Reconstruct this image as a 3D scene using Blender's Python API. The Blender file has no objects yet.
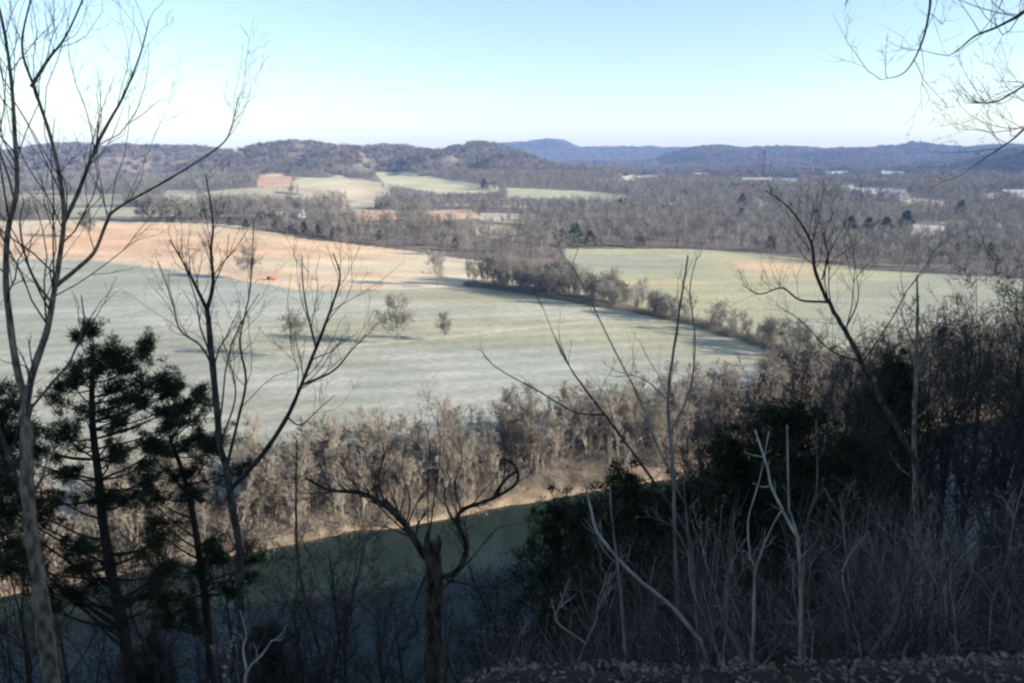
import bpy, math, random
import numpy as np
random.seed(7)
RNG = np.random.default_rng(11)
sc = bpy.context.scene
COL = sc.collection

# ------------------------------------------------------------------ camera
CAM = np.array([0.0, 0.0, 75.0]); F = 796.4; PITCH = math.radians(13.1)
cd = bpy.data.cameras.new('camera'); cam = bpy.data.objects.new('camera', cd); COL.objects.link(cam)
cam.location = CAM; cam.rotation_euler = (math.pi/2-PITCH, 0, 0)
cd.sensor_width = 36; cd.lens = 28; cd.clip_start = 0.05; cd.clip_end = 60000
sc.camera = cam
FW = np.array([0, math.cos(PITCH), -math.sin(PITCH)]); UP = np.array([0, math.sin(PITCH), math.cos(PITCH)])
def ray(px, py):
    return np.array([1.0, 0, 0])*((px-512)/F) + FW + UP*(-(py-341.5)/F)
def at(px, py, D):
    return CAM + D*ray(px, py)

# ------------------------------------------------------------------ noise
def _hash(ix, iy, seed):
    h = (ix.astype(np.int64)*374761393 + iy.astype(np.int64)*668265263 + seed*974634777) & 0x7fffffff
    h = ((h ^ (h >> 13))*1274126177) & 0x7fffffff
    h = h ^ (h >> 16)
    return (h & 0xffff)/65535.0
def vnoise(x, y, seed=0):
    ix = np.floor(x); iy = np.floor(y); fx = x-ix; fy = y-iy
    fx = fx*fx*(3-2*fx); fy = fy*fy*(3-2*fy)
    a = _hash(ix, iy, seed); b = _hash(ix+1, iy, seed); c = _hash(ix, iy+1, seed); d = _hash(ix+1, iy+1, seed)
    return (a*(1-fx)+b*fx)*(1-fy)+(c*(1-fx)+d*fx)*fy
def fbm(x, y, seed=0, oct=4):
    s = 0; amp = .5
    for o in range(oct):
        s = s + amp*(vnoise(x, y, seed+o*17)-.5); x = x*2.03+5.1; y = y*2.03+9.7; amp *= .5
    return s
def sstep(a, b, x):
    t = np.clip((x-a)/(b-a), 0, 1); return t*t*(3-2*t)

# ------------------------------------------------------------------ terrain
SLOPE = .42; CS = .922
def yfar(x): return 163 + SLOPE*np.clip(x, -420, 3000)
# far hills: px centre, distance, py of the top, half width in px, half depth in m
HILLS = [(-40,2500,147,90,420),(20,2300,149,60,330),(75,2800,145.5,70,420),(135,2450,147,48,330),(190,2700,144.5,62,380),(245,2300,148,40,280),
         (300,2500,139.5,60,420),(350,2250,146,34,260),(395,2650,143.5,62,420),(440,2250,150,36,260),(478,2800,146,60,420),(515,2250,152,46,260),(575,2000,166,75,240),
         (110,1750,172,120,200),(330,1650,172,70,170),(265,1550,181,60,130),(430,1500,184,90,160),(640,2100,176,50,160),
         (545,7000,141.5,38,600),(520,7200,145,70,600),(620,6900,149,110,500),(700,6900,149,110,500),
         (705,4600,147,40,600),(770,4900,148,60,600),(835,4300,150,45,450),(900,4700,148,80,700),(980,4300,148,80,700),(860,3500,163,50,300),(950,3400,158,50,300),
         (1115,2300,139,105,480),(1190,2500,138,120,600),(1290,2800,140,160,500),(-160,2700,146,140,500)]
def H(x, y):
    x = np.asarray(x, float); y = np.asarray(y, float)
    d = (y-yfar(x))*CS
    t = -d-70.0                                     # metres inland of the near bank
    r = np.hypot(x, y)
    nz = fbm(x/14, y/14, 3)*3.2 + fbm(x/3, y/3, 5)*.5
    nz = nz*sstep(4, 14, r)
    tl = t - np.clip(-x-.1, 0, 3)*.9*np.exp(-((r/9)**2)) - SLOPE*CS*np.clip(x, 0, 30)*np.exp(-((r/13)**2))
    cliff = 73.4 - np.clip(78.37-tl, 0, 200)*.94 + fbm(x*1.3, y*1.3, 9)*.07
    # bluff rises away from its rim; unseen hill at right added to shade foreground
    up = np.clip(t-84, 0, 400)*.14*sstep(6, 60, np.hypot(x, y)) + 58*np.exp(-((x-125)/50)**2-((y-5)/48)**2)
    bl = np.maximum(cliff + up + nz*sstep(0, 25, t)*sstep(-2, -14, tl-78.6+0*x) , -3.5)
    # far side
    d = d + (fbm(x/16, y/16, 87, 3)*6+fbm(x/4, y/4, 88)*1.6)*np.exp(-(d/14)**2)
    fl = -3.5 + 5.0*sstep(-4, 1.5, d) + 2.6*sstep(0, 9, d)
    fl = fl + fbm(x/90, y/90, 21)*2.2*sstep(20, 120, d)
    # tan hill on the left
    q = np.exp(-((x+330)/300)**2)*np.exp(-((y-740)/190)**2)*21
    q = q + np.exp(-((x+60)/160)**2)*np.exp(-((y-690)/150)**2)*5
    # rolling country further out
    roll = sstep(800, 1700, r)*(fbm(x/420, y/420, 31, 3)*60 + 12)
    roll = np.maximum(roll, -4)
    hl = np.zeros_like(x)
    for (px, D, py, wpx, dep) in HILLS:
        cx = (px-512)/F*D; top = 75 + D*(155.5-py)/F - 14; sx = wpx/F*D
        u = ((x-cx)/sx)**2; v = ((y-D)/dep)**2
        g = np.exp(-(u*u*.35+u*.45))*np.exp(-(v*.8))
        hl = np.maximum(hl, g*(top-4))
    hl = np.maximum(hl, sstep(6300, 7600, r)*(85+fbm(x/900, y/900, 47)*90))
    rg = fbm(x/260, y/260, 41, 4)
    rg = rg + fbm(x/110, y/150, 43, 3)*.5
    hl = hl*(1 + rg*.75*np.clip(1-hl/400, 0, 1)) 
    far = fl + q + np.maximum(roll, hl) + np.minimum(np.maximum(roll,0), hl)*.25
    return np.where(d < -35, bl, far)

RS = np.concatenate([np.arange(120, 1200, 1.5), np.geomspace(1200, 8000, 1500)])
def hit(px, py):
    """the point of the far side of the valley seen at a pixel"""
    v = ray(px, py); hl = math.hypot(v[0], v[1]); v = v/hl
    P = CAM[None, :] + RS[:, None]*v[None, :]
    ok = (P[:, 2] <= H(P[:, 0], P[:, 1])) & ((P[:, 1]-yfar(P[:, 0])) > -20)
    i = int(np.argmax(ok)) if ok.any() else len(RS)-1
    return P[i, :2].copy()
def pip(poly, x, y):
    ins = np.zeros(np.shape(x), bool); n = len(poly); j = n-1
    for i in range(n):
        xi, yi = poly[i]; xj, yj = poly[j]
        c = ((yi > y) != (yj > y)) & (x < (xj-xi)*(y-yi)/((yj-yi) if yj != yi else 1e-9)+xi)
        ins ^= c; j = i
    return ins
def dense(pts, n=6):
    out = []
    for i in range(len(pts)):
        a = pts[i]; b = pts[(i+1) % len(pts)]
        for k in range(n): out.append((a[0]+(b[0]-a[0])*k/n, a[1]+(b[1]-a[1])*k/n))
    return out
def wpoly(pts): return [tuple(hit(*p)) for p in dense(pts, 4)]

EDGE = [(-90,264),(40,259),(100,261),(230,278),(300,291),(400,289),(470,287),(528,294)]
HEDGE = [(528,294),(580,303),(640,314),(700,327),(760,346),(830,372)]
frost_poly = wpoly(EDGE+HEDGE[1:5]+[(800,372),(780,420),(640,440),(560,470),(430,490),(300,530),(150,570),(-90,600)])
tan_poly = wpoly(EDGE+[(545,275),(520,267),(400,250),(300,238),(235,225),(100,220),(-90,222)])
right_poly = wpoly([(566,249),(680,249),(770,254),(860,269),(940,274),(1080,281),(1080,345),(900,350),(800,352),(760,344),(700,325),(640,311),(575,299),(560,272)])
FARF = [  # pixel outline, base colour
    ([(258,175),(292,174),(292,186),(258,187)], (.46,.31,.20)),
    ([(293,180),(344,176),(352,182),(300,188)], (.42,.38,.26)),
    ([(372,172),(405,172),(453,181),(500,186),(498,192),(440,194),(385,184)], (.44,.41,.26)),
    ([(340,189),(380,187),(396,196),(350,199)], (.46,.38,.25)),
    ([(340,202),(374,201),(376,207),(342,208)], (.44,.38,.26)),
    ([(352,211),(390,210),(408,219),(360,221)], (.50,.31,.19)),
    ([(426,211),(470,209),(482,218),(436,221)], (.48,.33,.21)),
    ([(20,196),(120,194),(126,204),(20,206)], (.30,.28,.20)),
    ([(60,208),(185,207),(190,216),(60,217)], (.34,.31,.23)),
    ([(165,190),(196,190),(200,204),(165,204)], (.36,.33,.25)),
    ([(505,188),(600,192),(636,197),(618,201),(508,198)], (.36,.36,.23)),
    ([(480,213),(540,214),(545,219),(480,220)], (.38,.34,.26)),
    ([(620,176),(662,175),(660,180),(624,181)], (.45,.40,.34)),
    ([(735,178),(800,179),(800,183),(735,182)], (.38,.37,.34)),
    ([(840,186),(905,190),(912,198),(848,193)], (.42,.37,.32)),
    ([(905,196),(945,202),(945,207),(905,203)], (.50,.40,.32)),
    ([(912,224),(948,226),(944,238),(912,236)], (.50,.44,.36)),
    ([(985,193),(1080,195),(1080,199),(985,198)], (.38,.37,.35)),
    ([(825,171),(850,171),(850,175),(825,174)], (.5,.5,.5)),
    ([(880,170),(905,172),(905,176),(880,174)], (.5,.5,.5)),
]
FARP = [(wpoly(p), c) for p, c in FARF]

def mesh_obj(name, V, Fc, mat=None, parent=None, smooth=False, col=None):
    V = np.asarray(V, np.float32).reshape(-1, 3); Fc = np.asarray(Fc, np.int32)
    k = Fc.shape[1]; me = bpy.data.meshes.new(name)
    me.vertices.add(len(V)); me.vertices.foreach_set('co', V.ravel())
    me.loops.add(Fc.size); me.loops.foreach_set('vertex_index', Fc.ravel())
    me.polygons.add(len(Fc)); me.polygons.foreach_set('loop_start', np.arange(0, Fc.size, k, dtype=np.int32))
    if smooth: me.polygons.foreach_set('use_smooth', np.ones(len(Fc), bool))
    me.update(calc_edges=True)
    if col is not None:
        a = me.color_attributes.new('tint', 'FLOAT_COLOR', 'POINT')
        a.data.foreach_set('color', np.concatenate([col, np.ones((len(col), 1))], 1).astype(np.float32).ravel())
    if mat: me.materials.append(mat)
    o = bpy.data.objects.new(name, me); COL.objects.link(o)
    if parent is not None: o.parent = parent
    return o
def tag(o, label=None, cat=None, group=None, kind=None):
    if label: o['label'] = label
    if cat: o['category'] = cat
    if group: o['group'] = group
    if kind: o['kind'] = kind
    return o
def empty(name, loc=(0, 0, 0)):
    o = bpy.data.objects.new(name, None); o.location = loc; o.empty_display_size = .3; COL.objects.link(o); return o

# ------------------------------------------------------------------ materials
def newmat(name):
    m = bpy.data.materials.new(name); m.use_nodes = True
    nt = m.node_tree; b = nt.nodes['Principled BSDF']; b.inputs['Roughness'].default_value = .9
    b.inputs['Specular IOR Level'].default_value = .15
    return m, nt, b
def N(nt, t, **k):
    n = nt.nodes.new(t)
    for a, v in k.items(): setattr(n, a, v)
    return n
def bark(name, c1, c2, scale=6, rand=.35, rough=.9):
    m, nt, b = newmat(name); L = nt.links
    tc = N(nt, 'ShaderNodeTexCoord'); mp = N(nt, 'ShaderNodeMapping'); mp.inputs['Scale'].default_value = (1, 1, .35)
    no = N(nt, 'ShaderNodeTexNoise'); no.inputs['Scale'].default_value = scale; no.inputs['Detail'].default_value = 5
    L.new(tc.outputs['Object'], mp.inputs['Vector']); L.new(mp.outputs[0], no.inputs['Vector'])
    cr = N(nt, 'ShaderNodeValToRGB'); cr.color_ramp.elements[0].position = .35; cr.color_ramp.elements[1].position = .65
    cr.color_ramp.elements[0].color = (*c1, 1); cr.color_ramp.elements[1].color = (*c2, 1)
    L.new(no.outputs['Fac'], cr.inputs['Fac'])
    oi = N(nt, 'ShaderNodeObjectInfo'); mr = N(nt, 'ShaderNodeMapRange')
    mr.inputs['To Min'].default_value = 1-rand; mr.inputs['To Max'].default_value = 1+rand
    L.new(oi.outputs['Random'], mr.inputs['Value'])
    mx = N(nt, 'ShaderNodeMix', data_type='RGBA', blend_type='MULTIPLY'); mx.inputs[0].default_value = 1
    L.new(cr.outputs[0], mx.inputs[6]); L.new(mr.outputs[0], mx.inputs[7]); L.new(mx.outputs[2], b.inputs['Base Color'])
    bp = N(nt, 'ShaderNodeBump'); bp.inputs['Strength'].default_value = .9; bp.inputs['Distance'].default_value = .03
    L.new(no.outputs['Fac'], bp.inputs['Height']); L.new(bp.outputs[0], b.inputs['Normal'])
    return m
def leafmat(name, c1, c2, rand=.3, trans=0.0):
    m, nt, b = newmat(name); L = nt.links
    g = N(nt, 'ShaderNodeNewGeometry'); cr = N(nt, 'ShaderNodeValToRGB')
    cr.color_ramp.elements[0].color = (*c1, 1); cr.color_ramp.elements[1].color = (*c2, 1)
    L.new(g.outputs['Random Per Island'], cr.inputs['Fac'])
    oi = N(nt, 'ShaderNodeObjectInfo'); mr = N(nt, 'ShaderNodeMapRange')
    mr.inputs['To Min'].default_value = 1-rand; mr.inputs['To Max'].default_value = 1+rand
    L.new(oi.outputs['Random'], mr.inputs['Value'])
    mx = N(nt, 'ShaderNodeMix', data_type='RGBA', blend_type='MULTIPLY'); mx.inputs[0].default_value = 1
    L.new(cr.outputs[0], mx.inputs[6]); L.new(mr.outputs[0], mx.inputs[7]); L.new(mx.outputs[2], b.inputs['Base Color'])
    return m
M = {}
M['bark_pale'] = bark('pale_bark', (.07,.055,.042), (.27,.22,.155), 15, .05)
M['bark_dark'] = bark('dark_bark', (.018,.015,.012), (.05,.042,.034), 9, .1)
M['bark_grey'] = bark('grey_bark', (.02,.018,.016), (.085,.075,.065), 16, .2)
M['bark_snag'] = bark('weathered_bark', (.010,.008,.006), (.11,.088,.062), 13, .1)
M['twig'] = bark('twig_bark', (.03,.027,.024), (.07,.062,.056), 8, .2)
M['stick_white'] = bark('bleached_stem', (.17,.155,.13), (.42,.385,.33), 14, .1)
M['stick_tan'] = bark('tan_stem', (.09,.078,.065), (.22,.19,.16), 9, .4)
M['stick_sunlit'] = bark('painted_sunlit_stem', (.14,.125,.105), (.33,.295,.25), 14, .3)  # paler stem tone, sunlight on some stems put into the colour
M['far_bark'] = bark('winter_crown', (.105,.098,.085), (.235,.218,.188), .5, .55)
M['bank_bark'] = bark('riverbank_bark', (.14,.122,.10), (.31,.27,.22), 2, .5)
M['hill_bark'] = bark('hill_crown', (.088,.078,.068), (.185,.163,.14), .1, .5)
M['needle'] = leafmat('cedar_needles', (.014,.022,.012), (.05,.066,.032), .15)
M['needle_far'] = leafmat('far_evergreen', (.03,.04,.03), (.065,.075,.048), .3)
M['needle_green'] = leafmat('bright_evergreen', (.04,.07,.03), (.09,.12,.055), .2)
M['dead_leaf'] = leafmat('dead_leaves', (.025,.017,.014), (.24,.17,.14), .1)
M['tan_leaf'] = leafmat('tan_leaves', (.18,.13,.095), (.34,.26,.19), .1)
M['red_leaf'] = leafmat('rust_leaves', (.16,.045,.03), (.30,.11,.06), .1)

def ground_mat():
    m, nt, b = newmat('winter_ground'); L = nt.links
    at_ = N(nt, 'ShaderNodeAttribute'); at_.attribute_name = 'tint'
    tc = N(nt, 'ShaderNodeTexCoord')
    def mul(col, sc_, lo, hi, stretch=(1, 1, 1), det=5):
        mp = N(nt, 'ShaderNodeMapping'); mp.inputs['Scale'].default_value = stretch
        no = N(nt, 'ShaderNodeTexNoise'); no.inputs['Scale'].default_value = sc_; no.inputs['Detail'].default_value = det
        L.new(tc.outputs['Object'], mp.inputs['Vector']); L.new(mp.outputs[0], no.inputs['Vector'])
        mr = N(nt, 'ShaderNodeMapRange'); mr.inputs['From Min'].default_value = .3; mr.inputs['From Max'].default_value = .7
        mr.inputs['To Min'].default_value = lo; mr.inputs['To Max'].default_value = hi
        L.new(no.outputs['Fac'], mr.inputs['Value'])
        mx = N(nt, 'ShaderNodeMix', data_type='RGBA', blend_type='MULTIPLY'); mx.inputs[0].default_value = 1
        L.new(col, mx.inputs[6]); L.new(mr.outputs[0], mx.inputs[7]); return mx.outputs[2], no
    c, n1 = mul(at_.outputs['Color'], .02, .86, 1.14, (1, 2.4, 1))
    c, n2 = mul(c, .4, .85, 1.15)
    c, n3 = mul(c, 6, .75, 1.2)
    L.new(c, b.inputs['Base Color'])
    bp = N(nt, 'ShaderNodeBump'); bp.inputs['Strength'].default_value = .4; bp.inputs['Distance'].default_value = .05
    L.new(n3.outputs['Fac'], bp.inputs['Height']); L.new(bp.outputs[0], b.inputs['Normal'])
    return m
M['ground'] = ground_mat()

# ------------------------------------------------------------------ terrain mesh
th = np.radians(np.concatenate([np.arange(-180, -46, 3.0), np.arange(-46, 46, .15), np.arange(46, 180, 3.0)]))
rr = np.concatenate([[.05, .3, .6], np.geomspace(.9, 4, 40)[:-1], np.geomspace(4, 100, 150)[:-1], np.geomspace(100, 1300, 310)[:-1], np.geomspace(1300, 8600, 200)])
TH, RR = np.meshgrid(th, rr)
X = RR*np.sin(TH); Y = RR*np.cos(TH); Z = H(X, Y)
nr, na = X.shape
V = np.stack([X, Y, Z], -1).reshape(-1, 3)
idx = np.arange(nr*na).reshape(nr, na)
a = idx[:-1, :]; b_ = idx[1:, :]; a2 = np.roll(a, -1, 1); b2 = np.roll(b_, -1, 1)
quads = np.stack([a, a2, b2, b_], -1).reshape(-1, 4)
x, y, z = V[:, 0], V[:, 1], V[:, 2]
d = (y-yfar(x))*CS
d = d + (fbm(x/16, y/16, 87, 3)*6+fbm(x/4, y/4, 88)*1.6)*np.exp(-(d/14)**2)
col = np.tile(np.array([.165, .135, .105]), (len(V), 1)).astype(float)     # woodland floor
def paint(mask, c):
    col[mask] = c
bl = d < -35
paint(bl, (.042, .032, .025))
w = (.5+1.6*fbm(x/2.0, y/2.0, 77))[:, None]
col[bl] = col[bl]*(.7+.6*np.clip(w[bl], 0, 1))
bank = (d >= -35) & (d < 4.5+fbm(x/7, y/7, 83)*5)
paint(bank, (.19, .145, .10)); col[bank] *= (.75+.9*np.clip(.4+fbm(x/3, y/3, 85), 0, 1))[bank][:, None]
open_ = (~bl) & (np.hypot(x, y) > 560) & (np.hypot(x, y) < 1900) & (z < 40) & (fbm(x/170, y/170, 61, 3) < -.08-.16*sstep(-60, 160, x))
col[open_] = np.array((.36, .31, .215))*(1+.5*fbm(x/80, y/80, 93))[open_][:, None]
inF = pip(frost_poly, x, y) & (d > 17+np.clip(x+20, 0, 300)*.16+fbm(x/9, y/9, 81)*5); inT = pip(tan_poly, x, y) & ~inF; inR = pip(right_poly, x, y) & (d > 17) & ~inF & ~inT
n1 = fbm(x/140, y/45, 51, 4); n2 = fbm(x/60, y/25, 53, 4); n3 = fbm(x/200, y/110, 55, 3)
def mixc(c1, c2, t): return np.array(c1)[None, :]*(1-t[:, None])+np.array(c2)[None, :]*t[:, None]
frost = mixc((.288,.287,.228), (.335,.315,.215), sstep(-.1, .15, n3+(x+40)/900*.6))
fr_ = (sstep(.05, .2, n1)*.26)[:, None]; frost = frost*(1-fr_) + np.array((.50,.50,.46))*fr_
# mown rows in the near part of the field
stripe = np.sin((y*.97-x*.23)/2.2 + n2*3)
frost = frost*(1+.09*stripe*sstep(470, 260, y))[:, None]*(1+.12*fbm(x/5, y/2.5, 57))[:, None]
col[inF] = frost[inF]
tanc = mixc((.53,.45,.32), (.57,.42,.275), sstep(-.02, .12, n1*.7+n2*.5+.04))
orange = np.exp(-(((x+235)/110)**2+((y-560)/55)**2)) + .7*np.exp(-(((x+330)/60)**2+((y-600)/50)**2))+.6*np.exp(-(((x+150)/70)**2+((y-470)/22)**2))
tanc = tanc*(1-np.clip(orange, 0, 1)[:, None]*.8)+np.array((.56,.34,.205))*np.clip(orange, 0, 1)[:, None]*.8
tanc = tanc*(1+.06*np.sin((y*.8+x*.5)/5+n2*6)+.25*fbm(x/30, y/9, 58))[:, None]; col[inT] = tanc[inT]
rc = mixc((.30,.298,.22), (.355,.335,.205), sstep(-.1, .12, n3-(x-100)/700))
oc = hit(770, 268); oe = np.exp(-(((x-oc[0])/26)**2+((y-oc[1])/34)**2)); o2 = hit(665, 283); oe = oe + .6*np.exp(-(((x-o2[0])/30)**2+((y-o2[1])/10)**2))
oe = np.clip(oe, 0, 1)[:, None]
rc = rc*(1-oe*.8) + np.array((.60,.40,.24))*oe*.8
col[inR] = rc[inR]
zone = np.zeros(len(V), int); zone[bl] = 0; zone[~bl] = 1; zone[bank] = 2; zone[inF] = 3; zone[inT] = 4; zone[inR] = 5
zone[(~bl) & (np.hypot(x, y) > 1900)] = 6
for P, c in FARP:
    mk = pip(P, x, y) & ~inF & ~inT & ~inR
    col[mk] = c
# farm track across the frosted field
tp = np.array([hit(*p) for p in [(300,350),(345,347),(400,342),(440,338),(500,331),(560,325),(590,322)]])
def near_line(P, x, y):
    dd = np.full(x.shape, 1e9)
    for i in range(len(P)-1):
        ax, ay = P[i]; bx, by = P[i+1]; L2 = (bx-ax)**2+(by-ay)**2
        t = np.clip(((x-ax)*(bx-ax)+(y-ay)*(by-ay))/L2, 0, 1)
        dd = np.minimum(dd, np.hypot(x-ax-t*(bx-ax), y-ay-t*(by-ay)))
    return dd
tk = (near_line(tp, x, y) < 1.8) & inF
col[tk] = (.42, .375, .29)
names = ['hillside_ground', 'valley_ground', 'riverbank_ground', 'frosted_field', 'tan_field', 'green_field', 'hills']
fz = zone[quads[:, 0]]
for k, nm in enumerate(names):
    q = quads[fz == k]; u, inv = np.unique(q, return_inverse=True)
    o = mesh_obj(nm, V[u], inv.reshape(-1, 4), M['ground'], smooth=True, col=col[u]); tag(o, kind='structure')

# river
m, nt, b = newmat('river_water'); L = nt.links
b.inputs['Base Color'].default_value = (.014, .026, .022, 1); b.inputs['Roughness'].default_value = .06; b.inputs['IOR'].default_value = 1.33
b.inputs['Specular IOR Level'].default_value = .5
tc = N(nt, 'ShaderNodeTexCoord'); no = N(nt, 'ShaderNodeTexNoise'); no.inputs['Scale'].default_value = .8; no.inputs['Detail'].default_value = 6
bp = N(nt, 'ShaderNodeBump'); bp.inputs['Strength'].default_value = .6; bp.inputs['Distance'].default_value = .16
L.new(tc.outputs['Object'], no.inputs['Vector']); L.new(no.outputs['Fac'], bp.inputs['Height']); L.new(bp.outputs[0], b.inputs['Normal'])
xs = np.arange(-700, 1501, 20.0)
Vr = []; 
for xx in xs: Vr += [(xx, float(yfar(xx))-88, 0), (xx, float(yfar(xx))+9, 0)]
Fr = [(2*i, 2*i+2, 2*i+3, 2*i+1) for i in range(len(xs)-1)]
tag(mesh_obj('river', Vr, Fr, m), kind='structure')

# ------------------------------------------------------------------ tubes and trees
class MB:
    def __init__(s): s.V = []; s.F3 = []; s.n = 0
    def tubes(s, P, R, n=3, ref=None):
        """P (N,K,3) polylines, R (N,K) radii"""
        P = np.asarray(P, float); R = np.asarray(R, float); Nn, K, _ = P.shape
        T = np.gradient(P, axis=1); T /= np.linalg.norm(T, axis=2, keepdims=True)+1e-9
        avg = P[:, -1]-P[:, 0]; ref = np.cross(avg, RNG.normal(size=(Nn, 3))); ref /= np.linalg.norm(ref, axis=1, keepdims=True)+1e-9
        ref = np.repeat(ref[:, None, :], K, 1)
        U = ref-(ref*T).sum(2, keepdims=True)*T; U /= np.linalg.norm(U, axis=2, keepdims=True)+1e-9
        W = np.cross(T, U); an = np.arange(n)*2*math.pi/n
        ring = P[:, :, None, :] + R[:, :, None, None]*(U[:, :, None, :]*np.cos(an)[None, None, :, None]+W[:, :, None, :]*np.sin(an)[None, None, :, None])
        s.V.append(ring.reshape(-1, 3))
        ids = s.n+np.arange(Nn*K*n).reshape(Nn, K, n)
        a = ids[:, :-1, :]; c = ids[:, 1:, :]; a2 = np.roll(a, -1, 2); c2 = np.roll(c, -1, 2)
        s.F3.append(np.stack([a, a2, c2], -1).reshape(-1, 3)); s.F3.append(np.stack([a, c2, c], -1).reshape(-1, 3))
        cap = ids[:, -1, :]
        for i in range(1, n-1): s.F3.append(np.stack([cap[:, 0], cap[:, i], cap[:, i+1]], -1))
        s.n += Nn*K*n
    def tris(s, T):
        T = np.asarray(T, float).reshape(-1, 3, 3); s.V.append(T.reshape(-1, 3))
        s.F3.append(s.n+np.arange(len(T)*3).reshape(-1, 3)); s.n += len(T)*3
    def build(s, name, mat, parent=None, smooth=True, origin=None):
        V = np.concatenate(s.V)
        if origin is not None: V = V-np.asarray(origin)
        return mesh_obj(name, V, np.concatenate(s.F3), mat, parent, smooth)
def unit(v): return v/(np.linalg.norm(v, axis=-1, keepdims=True)+1e-9)
def grow(P, R, k, ratio, spread, up=.15, M_=3, t0=.25, rr=.55, wob=.25, rmin=.004, rng=RNG, Lscale=None, taper=.35):
    """k children on each polyline"""
    Nn, K, _ = P.shape
    t = t0+(1-t0)*rng.random((Nn, k)); f = t*(K-1); i = np.minimum(f.astype(int), K-2); fr = (f-i)[..., None]
    ar = np.arange(Nn)[:, None]
    A = P[ar, i]; B = P[ar, i+1]; S = A*(1-fr)+B*fr; T = unit(B-A)
    r0 = R[ar, i]*(1-fr[..., 0])+R[ar, i+1]*fr[..., 0]
    Lp = np.linalg.norm(np.diff(P, axis=1), axis=2).sum(1)[:, None]
    perp = unit(np.cross(T, rng.normal(size=T.shape)))
    an = np.radians(spread)*(.6+.8*rng.random((Nn, k)))[..., None]
    D = unit(T*np.cos(an)+perp*np.sin(an)+np.array([0, 0, up]))
    L = Lp*ratio*(.55+.75*rng.random((Nn, k)))*(1.15-.55*t)
    if Lscale is not None: L = L*Lscale
    S = S.reshape(-1, 3); D = D.reshape(-1, 3); L = L.reshape(-1); r0 = np.maximum(r0.reshape(-1)*rr, rmin)
    out = [S]; cur = S; dr = D
    for j in range(M_):
        dr = unit(dr+rng.normal(size=dr.shape)*wob+np.array([0, 0, up*.6])); cur = cur+dr*(L/M_)[:, None]; out.append(cur)
    P2 = np.stack(out, 1); R2 = r0[:, None]*np.linspace(1, taper, M_+1)[None, :]
    return P2, R2
def smoothpath(pts, n=5):
    p = np.asarray(pts, float); p = np.vstack([2*p[0]-p[1], p, 2*p[-1]-p[-2]]); out = []
    for i in range(1, len(p)-2):
        for k in range(n):
            t = k/n; out.append(.5*((2*p[i])+(-p[i-1]+p[i+1])*t+(2*p[i-1]-5*p[i]+4*p[i+1]-p[i+2])*t*t+(-p[i-1]+3*p[i]-3*p[i+1]+p[i+2])*t**3))
    out.append(p[-2]); return np.array(out)

def bare_tree_mesh(h, seed, k=(12, 6, 5, 4), sides=3, rmin=.012, crown_lo=.25, spread=48, trunk_r=None, mat='bank_bark', name='bare_tree', M_=3, width=.42, lean=.05):
    """single low mesh or trunk + crown (returned separately)"""
    g = np.random.default_rng(seed)
    K = 8; tz = np.linspace(0, h, K); tr = trunk_r or h*.012
    w = np.cumsum(g.normal(size=(K, 2))*h*lean*.4, 0); w -= w[0]
    P = np.stack([w[:, 0], w[:, 1], tz-.4], -1)[None]; R = (tr*np.linspace(1, .12, K))[None]
    tb = MB(); tb.tubes(P, R, 5 if sides > 2 else 3)
    cb = MB(); p, r = grow(P, R, k[0], width, spread, .25, 4, crown_lo, .5, .22, rmin, g)
    cb.tubes(p, r, 3)
    for kk in k[1:]:
        p, r = grow(p, r, kk, .52, 42, .12, M_, .15, .6, .3, rmin, g); cb.tubes(p, r, 3); M_ = max(2, M_-1)
    return tb, cb
def proto_single(name, h, seed, mat, **kw):
    tb, cb = bare_tree_mesh(h, seed, **kw)
    b = MB(); b.V = tb.V+cb.V; b.F3 = tb.F3+[f+tb.n for f in cb.F3]; b.n = tb.n+cb.n
    me_o = b.build(name, mat); me = me_o.data; bpy.data.objects.remove(me_o); return me
def copy_tree(o, parent=None):
    c = o.copy(); COL.objects.link(c); c.parent = parent
    for ch in o.children: copy_tree(ch, c)
    return c

# --- bare trees with trunk and crown, copied as individuals
def proto_two(name, h, seed, tm, cm, **kw):
    tb, cb = bare_tree_mesh(h, seed, **kw)
    t = tb.build('trunk', tm); c = cb.build('crown', cm); mt, mc = t.data, c.data
    bpy.data.objects.remove(t); bpy.data.objects.remove(c); return mt, mc
def place_two(protos, i, loc, s, rz, name, label, cat, group):
    e = empty(name, loc); e.rotation_euler = (0, 0, rz); e.scale = (s*random.uniform(.85, 1.15),)*2+(s,)
    for nm, me in zip(('trunk', 'crown'), protos[i % len(protos)]):
        o = bpy.data.objects.new(nm, me); COL.objects.link(o); o.parent = e
    return tag(e, label, cat, group)

bankP = [proto_two('t', 12, 100+i, M['bank_bark'], M['bank_bark'], k=(15, 7, 6, 4), rmin=.027, crown_lo=.12, spread=34, width=.36, trunk_r=.19) for i in range(7)]
hedgeP = [proto_two('t', 12, 200+i, M['far_bark'], M['far_bark'], k=(18, 7, 6, 4), rmin=.024, crown_lo=.08, spread=52, width=.45) for i in range(5)]
roundP = [proto_two('t', 12, 300+i, M['far_bark'], M['far_bark'], k=(34, 8, 7, 4), rmin=.026, crown_lo=.22, spread=74, width=.52) for i in range(3)]
slopeP = [proto_two('t', 12, 400+i, M['bark_grey'], M['twig'], k=(12, 6, 5, 4), rmin=.008, crown_lo=.25, spread=45, width=.4) for i in range(6)]

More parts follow.
